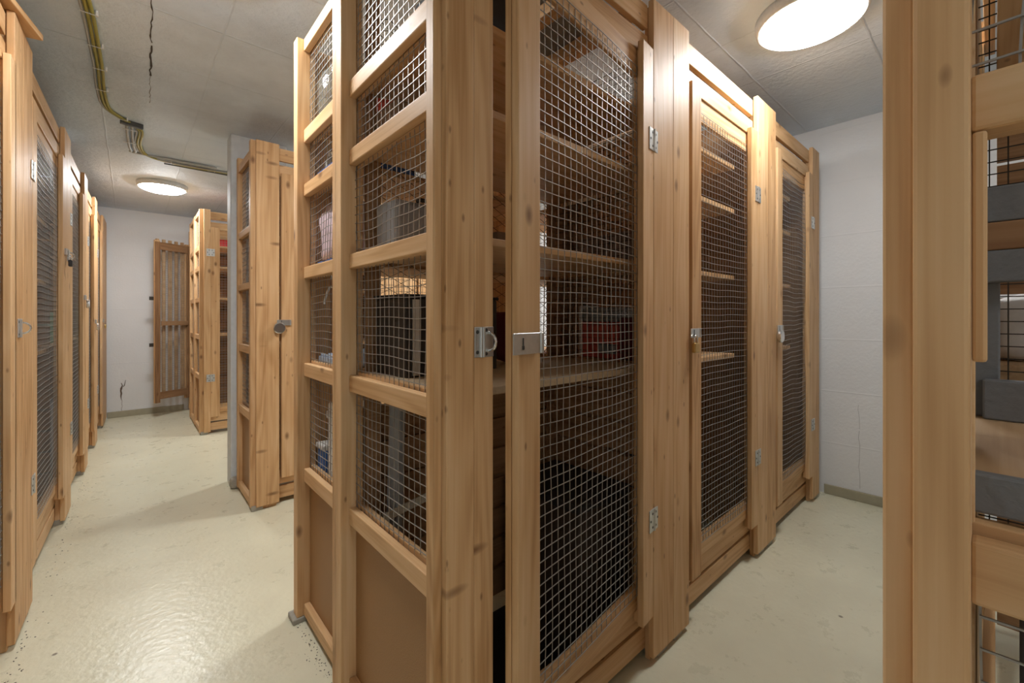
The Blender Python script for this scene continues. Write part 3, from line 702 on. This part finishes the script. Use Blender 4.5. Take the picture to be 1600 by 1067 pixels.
o = MB().tube(offs(.0155), .007, 8).build('cable', M_OLIVE, smooth=True); tag(o, 'second olive cable clipped beside the first, nearer the lockers', 'cable')
o = MB().tube(offs(-.0145), .0055, 8).build('cable', M_GREYCAB, smooth=True); tag(o, 'thin grey cable clipped beside the two olive ones', 'cable')
mbc = MB()
for x, y in ((-.132, 2.42), (-.125, 2.7), (-.121, 2.935), (-.123, 3.2), (-.045, 3.59), (.211, 4.36), (.5, 4.372)):
    mb = MB(); mb.box(x-.022, x+.026, y-.003, y+.003, H_CEIL-.020, H_CEIL-.0185); mb.box(x+.026, x+.033, y-.006, y+.006, H_CEIL-.0205, H_CEIL)
    mb.build('cable_clip', M_WHITE, cl, bevel=.001)
pj = empty('conduit', (.03, 3.9, H_CEIL), 0, 'bent grey conduit pipes where the ceiling cable turns', 'conduit')
for dx in (-.05, -.025):
    MB().tube(smooth_path([(dx, -.22, -.012), (dx+.005, .05, -.014), (dx+.02, .3, -.014), (dx+.07, .37, -.012), (.5, .42+dx, -.012)]), .008, 10).build('pipe', M_GREYCAB, pj, smooth=True)
for y in (-.16, .12): MB().box(-.07, .0, y-.008, y+.008, -.024, -.0225).build('bracket', M_ZINC, pj)
o = MB().box(-.05, .06, -.012, .012, -.03, -.001).build('cable_bracket', M_SCREW, loc=(.0, 3.64, H_CEIL), rotz=.3); tag(o, 'dark metal bracket on the ceiling at the cable bend', 'bracket')
o = MB().tube([(.2, 4.44, H_CEIL-.006), (.9, 4.44, H_CEIL-.006)], .005, 6).build('rod', M_SCREW); tag(o, 'thin dark rod on the ceiling beside the cables near the column', 'rod')

# ------------------------------------------------------------------ room shell
X0, X1, Y0, Y1 = -.93, 3.395, -2.6, 6.67
structure(MB().box(X0-.1, X1+.1, Y0-.1, Y1+.1, -.1, 0).build('floor', M_FLOOR))
ce = structure(MB().box(X0-.1, X1+.1, Y0-.1, Y1+.1, H_CEIL, H_CEIL+.1).build('ceiling', M_CEIL))
wr = structure(MB().box(X1, X1+.1, Y0, Y1, 0, H_CEIL).build('wall_right', M_WALLR))
wf = structure(MB().box(X0, X1, Y1, Y1+.1, 0, H_CEIL).build('wall_far', M_WALLF))
structure(MB().box(X0-.1, X0, Y0, Y1, 0, H_CEIL).build('wall_left', M_WALLF))
structure(MB().box(X0, X1, Y0-.1, Y0, 0, H_CEIL).build('wall_back', M_WALLF))
structure(MB().box(X1-.012, X1, Y0, YA-.005, 0, .062).build('baseboard_right', M_BASE, bevel=.004))
structure(MB().box(-.2, .49, Y1-.012, Y1, 0, .07).build('baseboard_far', M_BASE, bevel=.004))
col = structure(MB().box(.503, .85, 3.425, 3.56, 0, H_CEIL).build('trim_column', M_COLUMN, bevel=.008))
structure(MB().box(-.80, -.345, 4.05, 4.33, 2.21, H_CEIL).build('trim_beam', M_WALLR, bevel=.004))
structure(MB().box(.493, .56, 3.36, 3.4245, 0, .075).build('trim_mortar', M_FOOT, bevel=.02))
# cracks
rk = random.Random(4)
def crack(parent, pts, r, mat):
    MB().tube(pts, r, 4).build('crack', mat, parent)
cp = [(.061+.02*i/40+rk.uniform(-.004, .004), 2.1+1.15*i/40, H_CEIL+.0005) for i in range(41)]
crack(ce, cp[:16], [rk.uniform(.0015, .0045) for _ in range(16)], M_CRACK)
crack(ce, cp[16:28], [rk.uniform(.003, .007) for _ in range(12)], M_CRACK)
crack(ce, cp[27:], [rk.uniform(.0008, .002) for _ in range(14)], M_CRACK)
crack(wf, [(-.08+rk.uniform(-.008, .008), Y1+.001, .06+.03*i) for i in range(12)], [.002]*5+[.004, .008, .01, .009, .012, .006, .004], M_CRACKPALE if False else flat('brown_crack', (.13, .085, .06), .9))
crack(wf, [(-.08, Y1+.001, .32), (-.055, Y1+.001, .36), (-.045, Y1+.001, .42)], [.004, .006, .003], flat('dark_stain', (.12, .10, .08), .9))
yk = .563
crack(wr, [(X1+.0008, .560+rk.uniform(-.004, .004)-.0*i, .08+.045*i) for i in range(9)], .0016, M_CRACKPALE)
crack(wr, [(X1+.0008, .560+rk.uniform(-.003, .003)+.0012*i, .45+.03*i) for i in range(6)], .0014, M_CRACKPALE)

# grit swept against the lockers
mb = MB(); rg = random.Random(12)
for i in range(230):
    if i < 110: x, y = .485-abs(rg.gauss(0, .018)), rg.uniform(1.25, 1.83)
    else: y = rg.uniform(1.9, 4.2); x = LO[0]+.0216*y+.0+abs(rg.gauss(0, .03))
    q = rg.uniform(.0006, .002); M4 = Matrix.Translation((x, y, 0)) @ Matrix.Rotation(rg.uniform(0, 6), 4, 'Z')
    mb.box(-q, q*1.6, -q*.6, q*.6, .0, q*.7, 0, M4)
o = mb.build('debris', M_CRACK); o['kind'] = 'stuff'; tag(o, 'dark grit on the floor along the locker bases', 'grit')

# ------------------------------------------------------------------ camera, world, view
cd = bpy.data.cameras.new('camera'); cam = bpy.data.objects.new('camera', cd); COL.objects.link(cam)
cam.location = (0, 0, 1.15); cam.rotation_euler = (PI/2, 0, -math.atan2(.6644, .7474))
cd.sensor_width = 36; cd.sensor_fit = 'HORIZONTAL'; cd.lens = 36*670/1600; cd.shift_y = -38.5/1600
cd.clip_start = .01
SC.camera = cam
w = bpy.data.worlds.new('world'); SC.world = w; w.use_nodes = True
w.node_tree.nodes['Background'].inputs[0].default_value = (.9, .95, 1, 1); w.node_tree.nodes['Background'].inputs[1].default_value = .1
vs = SC.view_settings; vs.view_transform = 'Standard'; vs.look = 'None'; vs.gamma = 1; vs.use_curve_mapping = False; vs.exposure = 1.8
SC.cycles.max_bounces = 10; SC.cycles.diffuse_bounces = 6
